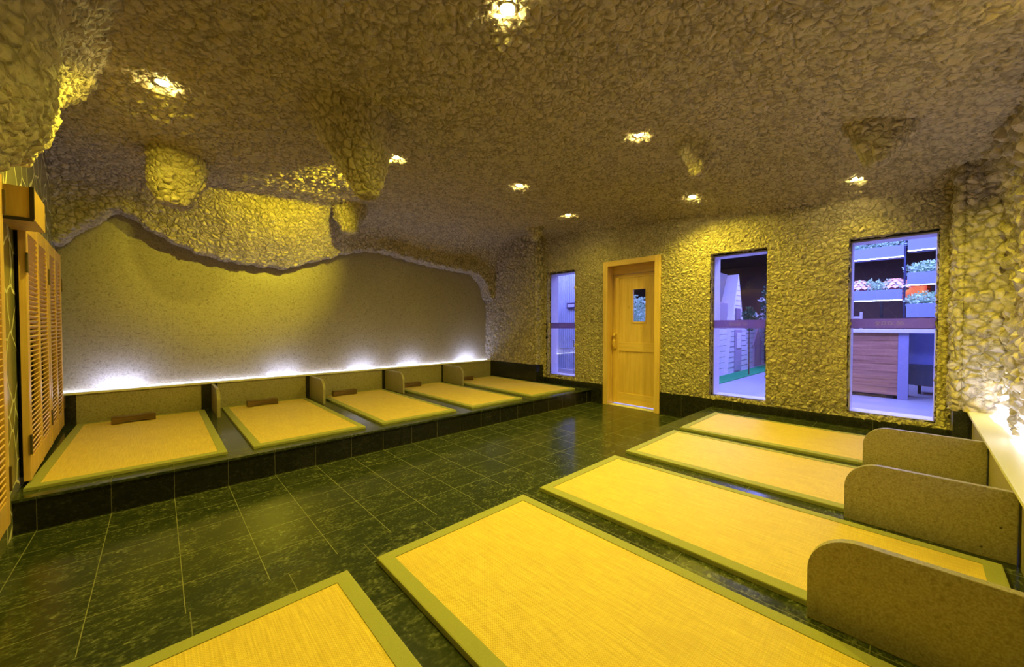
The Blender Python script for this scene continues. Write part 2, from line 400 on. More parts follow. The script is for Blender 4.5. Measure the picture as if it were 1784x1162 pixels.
# window wall (stone) with openings
WIN = {2: (3.73, 4.33, .335, 2.08), 3: (1.12, 1.70, .325, 2.035), 4: (-.13, .45, .325, 2.01)}
DOOR = (2.335, 3.165, -.01, 2.085)
def cuts(a, b, step, marks):
    marks = sorted([a, b] + [m for m in marks if a < m < b]); out = []
    for p, q in zip(marks, marks[1:]):
        n = max(1, int(round((q - p)/step))); out += list(np.linspace(p, q, n + 1)[:-1])
    return np.array(out + [b])
yy = cuts(-.6, 5.8, .0125, [v for w in list(WIN.values()) + [DOOR] for v in w[:2]])
zz = cuts(.285, 2.84, .0125, [v for w in list(WIN.values()) + [DOOR] for v in w[2:]])
Yg, Zg = np.meshgrid(yy, zz, indexing='ij')
yc = (yy[1:] + yy[:-1])/2; zc_ = (zz[1:] + zz[:-1])/2
keep = np.ones((len(yc), len(zc_)), bool)
for w in list(WIN.values()) + [DOOR]:
    keep &= ~(((yc > w[0]) & (yc < w[1]))[:, None] & ((zc_ > w[2]) & (zc_ < w[3]))[None, :])
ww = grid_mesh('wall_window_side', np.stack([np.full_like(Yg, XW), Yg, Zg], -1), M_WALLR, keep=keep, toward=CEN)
tag(ww, 'stone-clad wall with the door and three tall windows', kind='structure')
for k, w in list(WIN.items()) + [(0, DOOR)]:   # stone reveals of the openings
    dd = .09
    q = .014; loop = [(w[0] - q, w[2] - q), (w[0] - q, w[3] + q), (w[1] + q, w[3] + q), (w[1] + q, w[2] - q), (w[0] - q, w[2] - q)]
    for (a, b), (c, d) in zip(loop, loop[1:]):
        if k == 0 and b < 0 and d < 0: continue
        n = max(2, int(math.hypot(c - a, d - b)/.0125)); u = np.linspace(0, 1, n)
        xv = np.linspace(XW, XW + dd, 8)
        U, V = np.meshgrid(u, xv, indexing='ij')
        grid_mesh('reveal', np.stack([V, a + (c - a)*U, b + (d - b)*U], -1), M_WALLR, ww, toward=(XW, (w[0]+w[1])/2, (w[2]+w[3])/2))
bm = bmesh.new()                                # masonry core behind the stone so the wall has thickness
def corewall(bm, y0, y1, z0, z1): box(bm, XW + .03, XW + .17, y0, y1, z0, z1)
edges = sorted([-.7, 5.9] + [v for w in list(WIN.values()) + [DOOR] for v in w[:2]])
for a, b in zip(edges, edges[1:]):
    m = (a + b)/2; hit = [w for w in list(WIN.values()) + [DOOR] if w[0] < m < w[1]]
    if hit:
        if hit[0][2] > 0: corewall(bm, a, b, 0, hit[0][2] - .015)
        corewall(bm, a, b, hit[0][3] + .015, 3.1)
    else: corewall(bm, a + .015, b - .015, 0, 3.1)
obj('masonry_core', bm, M_BLACK, ww)

def pilaster(name, xf, yside, yend, label):
    rad = .03; pts = []
    s = 1 if yend > yside else -1
    for x in np.arange(XW + .02, xf + rad, -.0125): pts.append((x, yside))
    for a in np.linspace(0, math.pi/2, 6): pts.append((xf + rad - rad*math.sin(a), yside + s*(rad - rad*math.cos(a))))
    for y in np.arange(yside + s*rad, yend, s*.0125): pts.append((xf, y))
    pts = np.array(pts); z = np.arange(.51, 2.80, .0125)
    A, Z = np.meshgrid(np.arange(len(pts)), z, indexing='ij')
    o = grid_mesh(name, np.stack([pts[A, 0], pts[A, 1], Z], -1), M_PIL, toward=CEN)
    tag(o, label, kind='structure')
    bm = bmesh.new(); a, b = sorted((yside + s*.035, yend)); box(bm, xf + .035, XW + .02, a, b, .2, 2.7); obj('masonry_core', bm, M_BLACK, o)
    bm = bmesh.new(); a, b = sorted((yside - s*.012, yend)); box(bm, xf - .012, XW + .01, a, b, .2, .512, .004); obj('stone_base', bm, M_SKIRT, o)
    return o
pilaster('wall_corner_left', 4.70, 4.42, 5.78, 'rough stone pilaster in the far left corner')
pilaster('wall_corner_right', 4.53, -.22, -.62, 'rough stone pilaster in the far right corner')

xr = np.arange(-.7, 4.9, .0135); zr = np.arange(.50, 2.75, .0135)
Xg, Zg = np.meshgrid(xr, zr, indexing='ij')
Yg = YR - .02 + .10*smooth((Zg - 1.9)/.7) + .02*np.sin(Xg*2.1 + Zg*1.5)
tag(grid_mesh('wall_right', np.stack([Xg, Yg, Zg], -1), M_BIG, toward=CEN), 'right-hand wall clad in large rounded yellow-lit stones', kind='structure')
bm = bmesh.new(); box(bm, -.9, 5.0, YR - .30, YR - .14, 0, 3.0); tag(obj('wall_right', bm, M_BLACK), 'masonry behind the large stones', kind='structure')

bm = bmesh.new(); box(bm, -.95, 4.95, YB, YB + .12, 0, 2.9)
tag(obj('wall_back', bm, M_GRANW), 'speckled beige granite slab wall above the left platform', kind='structure')
bm = bmesh.new(); y0, y1 = -.75, 5.9
prism(bm, [(LW(y0), y0), (LW(y1), y1), (LW(y1) - .12, y1), (LW(y0) - .12, y0)], 'z', 0, 3.0)
tag(obj('wall_left', bm, M_FLAG), 'left wall of irregular olive stone tiles with pale joints', kind='structure')

# skirtings on the window wall
n = 0
for y0, y1, z0, z1 in [(-.23, 1.67, .2, .292), (1.67, 2.325, 0, .292), (3.175, 3.41, 0, .292), (3.41, 4.43, .2, .292)]:
    n += 1; bm = bmesh.new(); box(bm, XW - .022, XW + .02, y0, y1, z0, z1, .003)
    tag(obj('baseboard_window_side', bm, M_SKIRT), 'low black marble skirting under the stone wall', kind='structure')

# raised platforms
def platform(name, y0, y1, edge, label):
    root = empty(name, (2.0, (y0 + y1)/2, 0)); tag(root, label, 'platform')
    x0, x1 = -.80, XW + .015
    inv = Matrix.Translation(-Vector(root.location))
    def part(nm, b, m):
        o = obj(nm, b, m, root); o.location = -Vector(root.location); return o
    a, b = y0 + .022*(edge < 0), y1 - .022*(edge > 0)
    bm = bmesh.new(); prism(bm, [(LW(a) + .001, a), (x1, a), (x1, b), (LW(b) + .001, b)], 'z', 0, .182); part('plinth', bm, M_RISER)
    bm = bmesh.new(); prism(bm, [(LW(y0) + .001, y0), (x1, y0), (x1, y1), (LW(y1) + .001, y1)], 'z', .182, .2, .003); part('deck', bm, M_DECK)
    return root
platform('raised_platform', 3.41, YB - .002, -1, 'low black marble platform along the granite wall, carrying five mats')
platform('raised_platform', -.45, 1.67, 1, 'low dark marble platform below the large stones, carrying the big near mats')

# ------------------------------------------------------------ mats
def slab_warp(u, v, k): return .004*math.sin(u*5 + k) * math.sin(v*3 + k*2)
def mat(x0, x1, y0, y1, z, label, group, rz=0.0, bw=.055):
    cx, cy = (x0 + x1)/2, (y0 + y1)/2; w, l = (x1 - x0)/2, (y1 - y0)/2
    root = empty('woven_mat', (cx, cy, z), rz); tag(root, label, 'mat', group)
    th = .022
    bm = bmesh.new(); box(bm, -w + bw, w - bw, -l + bw, l - bw, .002, th - .001); obj('woven_panel', bm, M_WEAVE, root)
    bm = bmesh.new()
    o = [(-w, -l), (w, -l), (w, l), (-w, l)]; i = [(-w + bw, -l + bw), (w - bw, -l + bw), (w - bw, l - bw), (-w + bw, l - bw)]
    V = lambda p, zz_: bm.verts.new((p[0], p[1], zz_))
    ob, ot, it, ib = [V(p, .001) for p in o], [V(p, th) for p in o], [V(p, th + .0015) for p in i], [V(p, .001) for p in i]
    for k in range(4):
        j = (k + 1) % 4
        bm.faces.new((ob[k], ob[j], ot[j], ot[k])); bm.faces.new((ot[k], ot[j], it[j], it[k])); bm.faces.new((it[k], it[j], ib[j], ib[k])); bm.faces.new((ib[k], ib[j], ob[j], ob[k]))
    bmesh.ops.bevel(bm, geom=[e for e in bm.edges if all(v in ot for v in e.verts)], offset=.006, segments=2, profile=.6, affect='EDGES')
    obj('border', bm, M_BORDER, root, smooth=False)
    return root
LM = [(-.59, .37, 'leftmost mat on the far platform, beside the louvered shutters'), (.53, 1.42, 'second mat from the left on the far platform, between first and second dividers'),
      (1.59, 2.46, 'middle mat of five on the far platform, right of the second divider'), (2.66, 3.50, 'fourth mat from the shutters on the far platform'),
      (3.69, 4.64, 'farthest mat on the left platform, next to the narrow window')]
for k, (a, b, lb) in enumerate(LM):
    mat(a, b, 3.545, 5.52, .2, 'tan woven ' + lb, 'mats on the far platform', rz=R([0, .2, -.4, .6, -.3][k]))
RM = [(-.375, .525, 'nearest mat at the bottom edge, on the near platform'), (.64, 1.49, 'big mat in the foreground, second from the camera'),
      (1.625, 2.44, 'third mat on the near platform, running behind the nearest divider'), (2.59, 3.43, 'fourth mat on the near platform, ending at the middle divider'),
      (3.56, 4.47, 'mat under the widest window, ending at the farthest of three dividers')]
for a, b, lb in RM:
    mat(a, b, -.25, 1.50, .2, 'yellow-lit woven ' + lb, 'mats on the near platform')

# ------------------------------------------------------------ wooden neck pillows
def pillow(x, y, rz, label):
    bm = bmesh.new(); L = .155
    pts = [(-L, 0), (-L + .035, 0)] + [(-L + .035 + (2*L - .07)*k/12, .020*math.sin(math.pi*k/12)**.7 if 0 < k < 12 else 0) for k in range(1, 12)] + [(L - .035, 0), (L, 0)]
    pts += [(L, .066)] + [(L - 2*L*k/10, .066 + .006*(abs(1 - 2*k/10)) - .004*math.sin(math.pi*k/10)) for k in range(1, 10)] + [(-L, .070)]
    prism(bm, pts, 'y', -.042, .042, .004)
    o = obj('wooden_pillow', bm, M_PILLOW); o.location = (x, y, .2225); o.rotation_euler.z = rz
    tag(o, label, 'pillow', 'wooden neck pillows')
for x, y, rz, lb in [(-.19, 5.30, R(6), 'carved wooden neck pillow on the mat beside the shutters'), (.90, 5.35, R(1), 'dark wooden pillow block on the second mat from the left'),
                     (1.86, 5.37, R(2), 'dark wooden pillow block on the middle mat of the far platform'), (2.87, 5.37, R(0), 'dark wooden pillow block on the fourth mat from the shutters'),
                     (3.89, 5.36, R(-2), 'dark wooden pillow block on the farthest mat, near the corner pilaster')]:
    pillow(x, y, rz, lb)

# ------------------------------------------------------------ granite dividers
def divider(x, yb, yf, label, group, rad=.13):
    s = 1 if yf > yb else -1
    pts = [(yb, .2), (yf, .2), (yf, .495 - rad)]
    pts += [(yf - s*rad + s*rad*math.cos(a), .495 - rad + rad*math.sin(a)) for a in [math.pi/2*k/14 for k in range(1, 15)]]
    pts += [(yb, .495)]
    if s < 0: pts = pts[::-1]
    bm = bmesh.new(); prism(bm, pts, 'x', x - .014, x + .014, .003)
    tag(obj('granite_divider', bm, M_GRAN), label, 'divider', group)
for x, lb in [(.455, 'first granite divider from the left, edge-on between the two nearest far mats'), (1.50, 'second rounded granite divider from the left on the far platform'),
              (2.57, 'third rounded granite divider on the far platform'), (3.62, 'farthest rounded granite divider beside the last far mat')]:
    divider(x, 5.615, 5.03, lb, 'granite dividers on the far platform')
for x, lb in [(1.58, 'nearest large granite divider in the bottom right corner'), (2.535, 'middle granite divider of the right-hand row'), (3.51, 'farthest granite divider of the right-hand row, yellow lit')]:
    divider(x, -.295, .235, lb, 'granite dividers on the near platform')

# ------------------------------------------------------------ light shelves
def shelf(ypanel, yback, label, posts, panels, led_y):
    s = 1 if yback > ypanel else -1
    root = empty('lit_shelf', (2.0, ypanel, .2)); tag(root, label, 'shelf')
    off = -Vector(root.location)
    def part(nm, bm, m, lab=None):
        o = obj(nm, bm, m, root); o.location = off
        if lab: o['label'] = lab
        return o
    x0, x1 = panels[0][0], posts[-1][1]
    yA, yB2 = sorted((ypanel - s*.02, yback - s*.001))
    bm = bmesh.new(); box(bm, x0 if posts[0][0] > x0 else posts[0][0], x1, yA, yB2, .498, .518, .003); part('slab', bm, M_SHELF)
    yA, yB2 = sorted((ypanel, ypanel + s*.03))
    for a, b in panels:
        bm = bmesh.new(); box(bm, a, b, yA, yB2, .2, .498); part('granite_panel', bm, M_GRAN)
    for a, b in posts:
        bm = bmesh.new(); box(bm, a, b, yA - .003, yB2 + .003, .2, .497); part('dark_post', bm, M_POST, 'black marble post')
    return root, part
r_, part = shelf(5.62, YB, 'white stone shelf with hidden light under the granite wall, above the far mats',
    [(-.745, -.60), (.35, .50), (1.44, 1.50), (2.51, 2.565), (3.58, 3.63), (4.78, 4.86)],
    [(-.60, .35), (.50, 1.44), (1.50, 2.51), (2.565, 3.58), (3.63, 4.78)], 5.73)
bm = bmesh.new(); box(bm, -.70, 4.68, 5.715, 5.735, .518, .526); part('led_strip', bm, M_LED, 'glowing white strip')
r2, part2 = shelf(-.30, YR - .02, 'overexposed white stone shelf at the right edge below the large stones',
    [(-.3, -.2), (.62, .68), (1.545, 1.615), (2.50, 2.57), (3.475, 3.545), (4.45, 4.53)],
    [(-.2, .62), (.68, 1.545), (1.615, 2.50), (2.57, 3.475), (3.545, 4.45)], -.4)
bm = bmesh.new(); box(bm, 0.2, 4.5, -.425, -.405, .518, .526); part2('led_strip', bm, M_LED, 'glowing white strip')
def shelf_light(x, y, z, aim, w, ln, col=(.50, .58, 1.0)):
    ld = bpy.data.lights.new('shelf_light', 'AREA'); ld.shape = 'RECTANGLE'; ld.size = ln; ld.size_y = .02; ld.energy = w; ld.color = col
    o = bpy.data.objects.new('shelf_light', ld); o.location = (x, y, z)
    o.rotation_euler = (Vector(aim) - Vector((x, y, z))).to_track_quat('-Z', 'Y').to_euler(); COL.objects.link(o)
for x, w in [(-.30, 2.4), (1.20, 1.4), (2.25, 1.6), (3.05, 1.3), (4.20, 2.6)]:
    shelf_light(x, 5.63, .535, (x, 5.74, .72), w, .34)
shelf_light(2.0, 5.64, .535, (2.0, 5.74, .78), 3.2, 5.3, (.62, .64, 1.0))
for x, w in ((4.25, 3), (3.4, 2.5), (2.3, 2)): shelf_light(x, -.345, .54, (x, -.44, .66), w, .3, (.72, .78, 1.0))

# ------------------------------------------------------------ ceiling lamps
LLAB = ['yellow ceiling spot near the top edge of the picture', 'yellow ceiling spot at the upper left in a dip of stones', 'yellow ceiling spot right of the big stalactite',
        'yellow ceiling spot in the middle, above the floor aisle', 'yellow ceiling spot farthest away, above the narrow window', 'yellow ceiling spot above the door and middle window',
        'yellow ceiling spot left of the small stalactite, nearer of the right pair', 'dim ceiling spot half hidden by the right stalactite', 'yellow ceiling spot above the right stone wall']
for (x, y, ax, ay, az, w, cone), lb in zip(LAMPS, LLAB):
    z = float(zceil(np.array(x), np.array(y))) - .020
    dim = w < 15
    root = empty('ceiling_spotlight', (x, y, z)); tag(root, lb, 'ceiling light', 'ceiling spotlights')
    bm = bmesh.new(); lathe(bm, [(.034, .02), (.034, .0), (.046, -.003), (.047, .003), (.040, .02), (.034, .02)], seg=28); obj('ring', bm, M_RING, root, True)
    bm = bmesh.new(); lathe(bm, [(.001, -.014), (.018, -.011), (.034, .0), (.034, .012), (.001, .014)], seg=28, cap=True); obj('lens', bm, M_LAMP, root, True)
    ld = bpy.data.lights.new('spotlight', 'SPOT'); ld.energy = w*1.0; ld.color = YEL; ld.spot_size = R(cone); ld.spot_blend = .75; ld.shadow_soft_size = .03
    lo = bpy.data.objects.new('spotlight', ld); lo.location = (0, 0, -.02); lo.parent = root
    lo.rotation_euler = (Vector((ax, ay, az)) - Vector((x, y, z))).to_track_quat('-Z', 'Y').to_euler(); COL.objects.link(lo)

# ------------------------------------------------------------ windows
def glyph_marks(bm, y, z, s, X):
    """print on the film: three small characters and a round emblem, seen from behind"""
    def bar(y0, z0, y1, z1, w):
        d = Vector((y1 - y0, z1 - z0)); L = d.length; ang = math.atan2(d.y, d.x)
        M = Matrix.Translation((X, y0, z0)) @ Matrix.Rotation(ang, 4, 'X')
        box(bm, -.0008, .0008, 0, L, -w/2, w/2, M=M)
    w = .10*s
    for k in range(3):
        c = y - (k - 1)*1.15*s
        bar(c - .5*s, z + .15*s, c, z + .5*s, w); bar(c, z + .5*s, c + .5*s, z + .15*s, w)
        if k == 0:
            bar(c - .35*s, z + .1*s, c + .35*s, z + .1*s, w); bar(c, z + .1*s, c, z - .45*s, w); bar(c - .45*s, z - .45*s, c + .45*s, z - .45*s, w); bar(c - .3*s, z - .18*s, c + .3*s, z - .18*s, w)
        else:
            for q in (-.27, .27):
                bar(c + q*s - .2*s, z - .45*s, c + q*s, z - .02*s, w); bar(c + q*s, z - .02*s, c + q*s + .2*s, z - .45*s, w)
    c = y - 3.0*s
    for k in range(20):
        a, b = 2*math.pi*k/20, 2*math.pi*(k + 1)/20
        bar(c + .62*s*math.cos(a), z + .5*s*math.sin(a), c + .62*s*math.cos(b), z + .5*s*math.sin(b), w*.8)
    for q in (-.2, 0, .2): bar(c - .35*s, z + q*s, c + .35*s, z + q*s, w*.8)
for k, (y0, y1, z0, z1) in WIN.items():
    xg = XW + .075
    f = empty('window_%d' % k, (xg, (y0 + y1)/2, z0)); off = -Vector(f.location)
    tag(f, {2: 'narrow window left of the door', 3: 'window right of the door with the playhouses behind', 4: 'widest-looking window at the right with planters behind'}[k], kind='structure')
    def wp(nm, bm, m):
        o = obj(nm, bm, m, f); o.location = off; return o
    g, fw = .003, .020
    bm = bmesh.new()
    a, b, c, d = y0 + g, y1 - g, z0 + .004, z1 - g - .012
    box(bm, xg + .008, xg + .20, a, a + fw*.5, c, d, .002); box(bm, xg + .008, xg + .20, b - fw*.7, b, c, d, .002)
    box(bm, xg + .008, xg + .20, a, b, d - fw*.8, d, .002); box(bm, xg + .008, xg + .20, a, b, c, c + fw*.5, .002)
    wp('window_frame', bm, M_FRAME)
    bm = bmesh.new(); e = .02
    box(bm, xg + .006, xg + .06, y0 - e, a, z0 - e, z1 + e); box(bm, xg + .006, xg + .06, b, y1 + e, z0 - e, z1 + e)
    box(bm, xg + .006, xg + .06, y0, y1, d, z1 + e); box(bm, xg + .006, xg + .06, y0, y1, z0 - e, c)
    wp('seal', bm, M_BLACK)
    bm = bmesh.new(); box(bm, xg + .000, xg + .006, a + .004, b - .004, c + .004, d - .004); wp('pane', bm, M_GLASS)
    zf = (1.19, 1.29) if k == 2 else (1.135, 1.26)
    if k == 2: zf = (1.13, 1.225)
    if k == 4: zf = (1.15, 1.24)
    if k == 3: zf = (1.145, 1.24)
    bm = bmesh.new(); box(bm, xg + .0065, xg + .0072, a + .004, b - .004, zf[0], zf[1]); wp('film_band', bm, M_FILM)
    bm = bmesh.new(); glyph_marks(bm, (y0 + y1)/2 + .045, (zf[0] + zf[1])/2, .036 if k != 2 else .03, xg - .0012); wp('film_print', bm, M_PRINT)

# ------------------------------------------------------------ door
d1 = empty('door_1', (XW, 2.75, 0)); off = -Vector(d1.location); tag(d1, 'honey pine door with a small glass pane', kind='structure')
def dp(nm, bm, m, par=None, lab=None):
    o = obj(nm, bm, m, par or d1)
    o.location = off if par is None else (0, 0, 0)
    if lab: o['label'] = lab
    return o
ya, yb, zt = 2.315, 3.185, 2.115; cw = .075
bm = bmesh.new(); xo = XW - .045
box(bm, xo, xo + .04, ya, ya + cw, 0, zt, .006); box(bm, xo, xo + .04, yb - cw, yb, 0, zt, .006); dp('casing_upright', bm, M_PINE)
bm = bmesh.new(); box(bm, xo + .001, xo + .039, ya + cw - .001, yb - cw + .001, zt - cw, zt - .001, .004); dp('casing_head', bm, M_PINEY)
bm = bmesh.new(); xd = XW + .12
box(bm, xo + .012, xd + .05, ya + .02, ya + cw - .012, 0, zt - .02); box(bm, xo + .012, xd + .05, yb - cw + .012, yb - .02, 0, zt - .02); dp('jamb', bm, M_PINE)
bm = bmesh.new(); box(bm, xo + .012, xd + .05, ya + .05, yb - .05, zt - cw + .012, zt - .02); dp('jamb_head', bm, M_PINEY)
la, lb_ = ya + cw - .01, yb - cw + .01
bm = bmesh.new(); box(bm, xd - .005, xd + .06, la, lb_, 1.93, 2.05); dp('transom', bm, M_PINEY)
# leaf: stiles, rails, panels, glazed light
z0, z1 = .025, 1.925; sw = .105
wy0, wy1, wz0, wz1 = 2.595, 2.80, 1.23, 1.70
bm = bmesh.new(); box(bm, xd, xd + .045, la + .003, la + sw*.62, z0, z1, .003); box(bm, xd, xd + .045, lb_ - sw, lb_ - .003, z0, z1, .003); dp('stile', bm, M_PINE)
bm = bmesh.new()
for a, b in ((z0, z0 + .16), (.80, .93), (z1 - .05, z1)): box(bm, xd + .001, xd + .044, la + sw*.62, lb_ - sw, a, b, .003)
dp('rail', bm, M_PINEY)
bm = bmesh.new()
pa, pb = la + sw*.62, lb_ - sw
box(bm, xd + .014, xd + .03, pa, pb, z0 + .16, .80)
for (a, b, c, d) in ((pa, wy0, .93, z1 - .05), (wy1, pb, .93, z1 - .05), (wy0, wy1, .93, wz0), (wy0, wy1, wz1, z1 - .05)): box(bm, xd + .010, xd + .03, a, b, c, d)
dp('door_panel', bm, M_PINE)
bm = bmesh.new(); e = .02
box(bm, xd + .002, xd + .034, wy0 - e*.6, wy0 + .006, wz0 - e, wz1 + e*.4, .002); box(bm, xd + .002, xd + .034, wy1 - .006, wy1 + e*.6, wz0 - e, wz1 + e*.4, .002)
box(bm, xd + .002, xd + .034, wy0, wy1, wz0 - e, wz0 + .004, .002); box(bm, xd + .002, xd + .034, wy0, wy1, wz1 - .004, wz1 + e*.4, .002); dp('pane_beading', bm, M_PINE)
bm = bmesh.new(); box(bm, xd + .018, xd + .023, wy0, wy1, wz0, wz1); dp('pane', bm, M_GLASS)
bm = bmesh.new(); yh = lb_ - .052
tube(bm, [(xd + .002, yh, 1.06), (xd - .03, yh, 1.06), (xd - .045, yh, 1.03), (xd - .05, yh, .95), (xd - .045, yh, .87), (xd - .03, yh, .84), (xd + .002, yh, .84)], [.014, .018, .021, .023, .021, .018, .014], 10)
dp('handle', bm, M_PINE, lab='curved wooden pull handle')
bm = bmesh.new(); box(bm, XW + .02, XW + .30, ya, yb, -.03, .004); dp('threshold', bm, M_SHELF)

# ------------------------------------------------------------ left wall: shutters and box
ang = math.atan2(-.048, 1.0)   # wall direction
def leaf_bm(): return bmesh.new()
def shutter(y0, y1, z0, z1, label, hinges):
    """local x = along the wall, local y = out of the wall"""
    w, hgt = (y1 - y0)/math.cos(ang), z1 - z0
    root = empty('louvered_shutter', (LW(y0) + .002, y0, z0), math.pi/2 - ang)
    tag(root, label, 'shutter', 'louvered wooden shutters')
    D0, D1 = -.045, -.015      # local y negative = towards the room
    st = .075; mid = w/2
    bm = bmesh.new()
    for a, b in ((mid - st*.42, mid + st*.42), (0, st), (w - st, w)):
        bm = bmesh.new(); box(bm, a, b, D0, D1, 0, hgt, .003); stl = obj('stile', bm, M_SHUT, root)
        if a == 0: s0 = stl
        if b == w: s1 = stl
    for a, b in ((0, .13), (hgt - .09, hgt)):
        bm = bmesh.new(); box(bm, st, w - st, D0 + .002, D1 - .002, a, b, .003); obj('rail', bm, M_SHUT, root)
    for a, b in ((st, mid - st*.42), (mid + st*.42, w - st)):
        bm = bmesh.new(); n = int((hgt - .22)/.031)
        for k in range(n):
            zc = .13 + (hgt - .22)*(k + .5)/n
            M = Matrix.Translation(((a + b)/2, (D0 + D1)/2, zc)) @ Matrix.Rotation(R(-38), 4, 'X')
            box(bm, -(b - a)/2, (b - a)/2, -.0165, .0165, -.003, .003, M=M)
        obj('louvers', bm, M_SHUT, root)
    bm = bmesh.new(); box(bm, st*.5, w - st*.5, -.012, -.002, .02, hgt - .02); obj('backing', bm, M_BLACK, root)
    for zh in (.22, hgt - .28):
        for xh in hinges:
            bm = bmesh.new(); xx = 0 if xh == 0 else w
            box(bm, xx - .012, xx + .012, D0 - .008, D0 + .002, zh - .06, zh + .06, .002)
            obj('hinge', bm, M_HINGE, s0 if xh == 0 else s1)
    return root
shutter(3.64, 4.60, .235, 1.83, 'louvered amber wooden shutter leaf under the wooden box', (0, 1))
shutter(4.63, 5.48, .235, 1.83, 'louvered amber wooden shutter leaf next to the granite wall', (1,))
shutter(2.10, 3.03, .20, 2.05, 'amber wooden shutter edge at the left margin of the picture', (1,))
bm = bmesh.new()
bx = empty('wooden_box', (-.55, 3.2, 1.73)); tag(bx, 'small amber wooden box with charred edges on the left wall above the shutters', 'box')
def bp(nm, y0, y1, o0, o1, z0, z1, m, lab=None):
    bm = bmesh.new(); prism(bm, [(LW(y0) + o0, y0), (LW(y0) + o1, y0), (LW(y1) + o1, y1), (LW(y1) + o0, y1)], 'z', z0, z1)
    o = obj(nm, bm, m, bx); o.location = (.55, -3.2, -1.73)
    if lab: o['label'] = lab
bp('body', 3.2, 3.62, 0.001, .125, 1.735, 1.90, M_BOXW)
bp('edge_strip', 3.188, 3.202, 0.001, .125, 1.722, 1.738, M_SCORCH, 'charred dark edge')
bp('edge_strip', 3.188, 3.202, .112, .128, 1.735, 1.90, M_SCORCH, 'charred dark edge')
bp('edge_strip', 3.188, 3.202, 0.001, .014, 1.735, 1.90, M_SCORCH, 'charred dark edge')

# ------------------------------------------------------------ corridor outside
M_OFLOOR = plain('grey_corridor_floor', (.42, .42, .46), .35, noise_amt=.2, nscale=4)
M_ODARK = plain('dark_corridor_shell', (.035, .03, .04), .8)
bm = bmesh.new(); box(bm, 5.05, 15, -4, 9, -.08, 0); tag(obj('floor', bm, M_OFLOOR), 'pale corridor floor outside the windows', kind='structure')
bm = bmesh.new(); box(bm, 5.05, 15, -4, 9, 3.2, 3.3); tag(obj('ceiling', bm, M_ODARK), 'dark corridor ceiling outside', kind='structure')
bm = bmesh.new(); box(bm, 14.9, 15, -4, 9, 0, 3.2); tag(obj('wall_corridor_far', bm, plain('brown_night_wall', (.16, .09, .08), .8)), 'dark far wall of the corridor', kind='structure')
bm = bmesh.new(); box(bm, 5.05, 15, 8.9, 9, 0, 3.2); box(bm, 5.05, 15, -4, -3.9, 0, 3.2); tag(obj('wall_corridor_end', bm, M_ODARK), 'dark end walls of the corridor', kind='structure')

M_WHITE = plain('white_painted_board', (.72, .68, .72), .5, noise_amt=.15, nscale=6)
M_SEAM = plain('board_shadow_gap', (.22, .18, .24), .8)
# corrugated cladding seen through the narrow window
t = NT('ribbed_cladding'); w_ = t.math('SINE', t.math('MULTIPLY', t.n('SeparateXYZ', {0: t.co}).outputs['Y'], 2*math.pi/.06))
t.set(Base_Color=t.mix(t.maprange(t.noise(3), .3, .7), (.45, .5, .62), (.62, .65, .78)), Roughness=.5); t.bump(w_, .012, .8)
cl = empty('clad_partition', (7.3, 6.2, 0)); tag(cl, 'pale ribbed partition outside the narrow window', 'partition')
bm = bmesh.new(); box(bm, 0, .1, -1.2, 2.0, .12, 3.1); obj('cladding', bm, t.m, cl)
bm = bmesh.new(); box(bm, -.03, .1, -1.2, 2.0, 0, .12, .005); obj('plinth', bm, M_WHITE, cl)
sg = empty('wall_sign', (7.27, 5.68, 1.66)); tag(sg, 'small framed sign on the ribbed partition outside', 'sign')
bm = bmesh.new(); box(bm, -.01, .03, -.13, .13, -.07, .07, .004); obj('sign_frame', bm, plain('sign_plum', (.07, .04, .12), .5), sg)
bm = bmesh.new(); box(bm, -.016, -.009, -.10, .10, -.035, .035); obj('sign_plate', bm, M_WHITE, sg)
# slim steel stand
st = empty('metal_stand', (6.6, 4.98, 0)); tag(st, 'slim metal stand with a hoop top outside the narrow window', 'stand')
M_STEEL = plain('brushed_steel', (.75, .68, .66), .25, 1)
for q, nm in ((0, 'post'), (1, 'post')):
    bm = bmesh.new(); yq = .22*(.5 - q); tube(bm, [(0, yq, 0), (0, yq, .86)], .012); obj(nm, bm, M_STEEL, st)
bm = bmesh.new(); tube(bm, [(.11*math.sin(a) * .9, .11*math.cos(a), .87) for a in [2*math.pi*k/20 for k in range(21)]], .009); obj('hoop', bm, M_STEEL, st)
for zz2 in (.15, .35, .55, .72):
    bm = bmesh.new(); tube(bm, [(0, -.11, zz2), (0, .11, zz2)], .007); obj('crossbar', bm, M_STEEL, st)
bm = bmesh.new(); tube(bm, [(-.02, .50, .66), (-.02, -.11, .70)], .012); obj('arm', bm, M_STEEL, st)

# foliage builder
def foliage(bm, c, rad, n, size, flat=1.0):
    for _ in range(n):
        while True:
            p = Vector((random.uniform(-1, 1), random.uniform(-1, 1), random.uniform(-1, 1)))
            if p.length < 1: break
        p = Vector((c[0] + p.x*rad[0], c[1] + p.y*rad[1], c[2] + p.z*rad[2]))
        d = Vector((random.uniform(-1, 1), random.uniform(-1, 1), random.uniform(-.4, 1))).normalized()
        u = d.cross(Vector((random.random(), random.random(), .3))).normalized(); s = size*random.uniform(.6, 1.3)
        nrm = d.cross(u)*s*.15
        v = [bm.verts.new(p), bm.verts.new(p + d*s*.5 + u*s*.28 + nrm), bm.verts.new(p + d*s), bm.verts.new(p + d*s*.5 - u*s*.28 + nrm)]
        bm.faces.new((v[0], v[1], v[2])); bm.faces.new((v[0], v[2], v[3]))
M_LEAF = plain('pale_green_leaf', (.70, .98, .70), .5, noise_amt=.3, nscale=30)
M_LEAFD = plain('deep_green_leaf', (.06, .16, .08), .5, noise_amt=.5, nscale=30)
M_BLOOM = plain('white_petal', (.85, .85, .9), .5)
M_PINK = plain('pink_petal', (.75, .30, .50), .5)
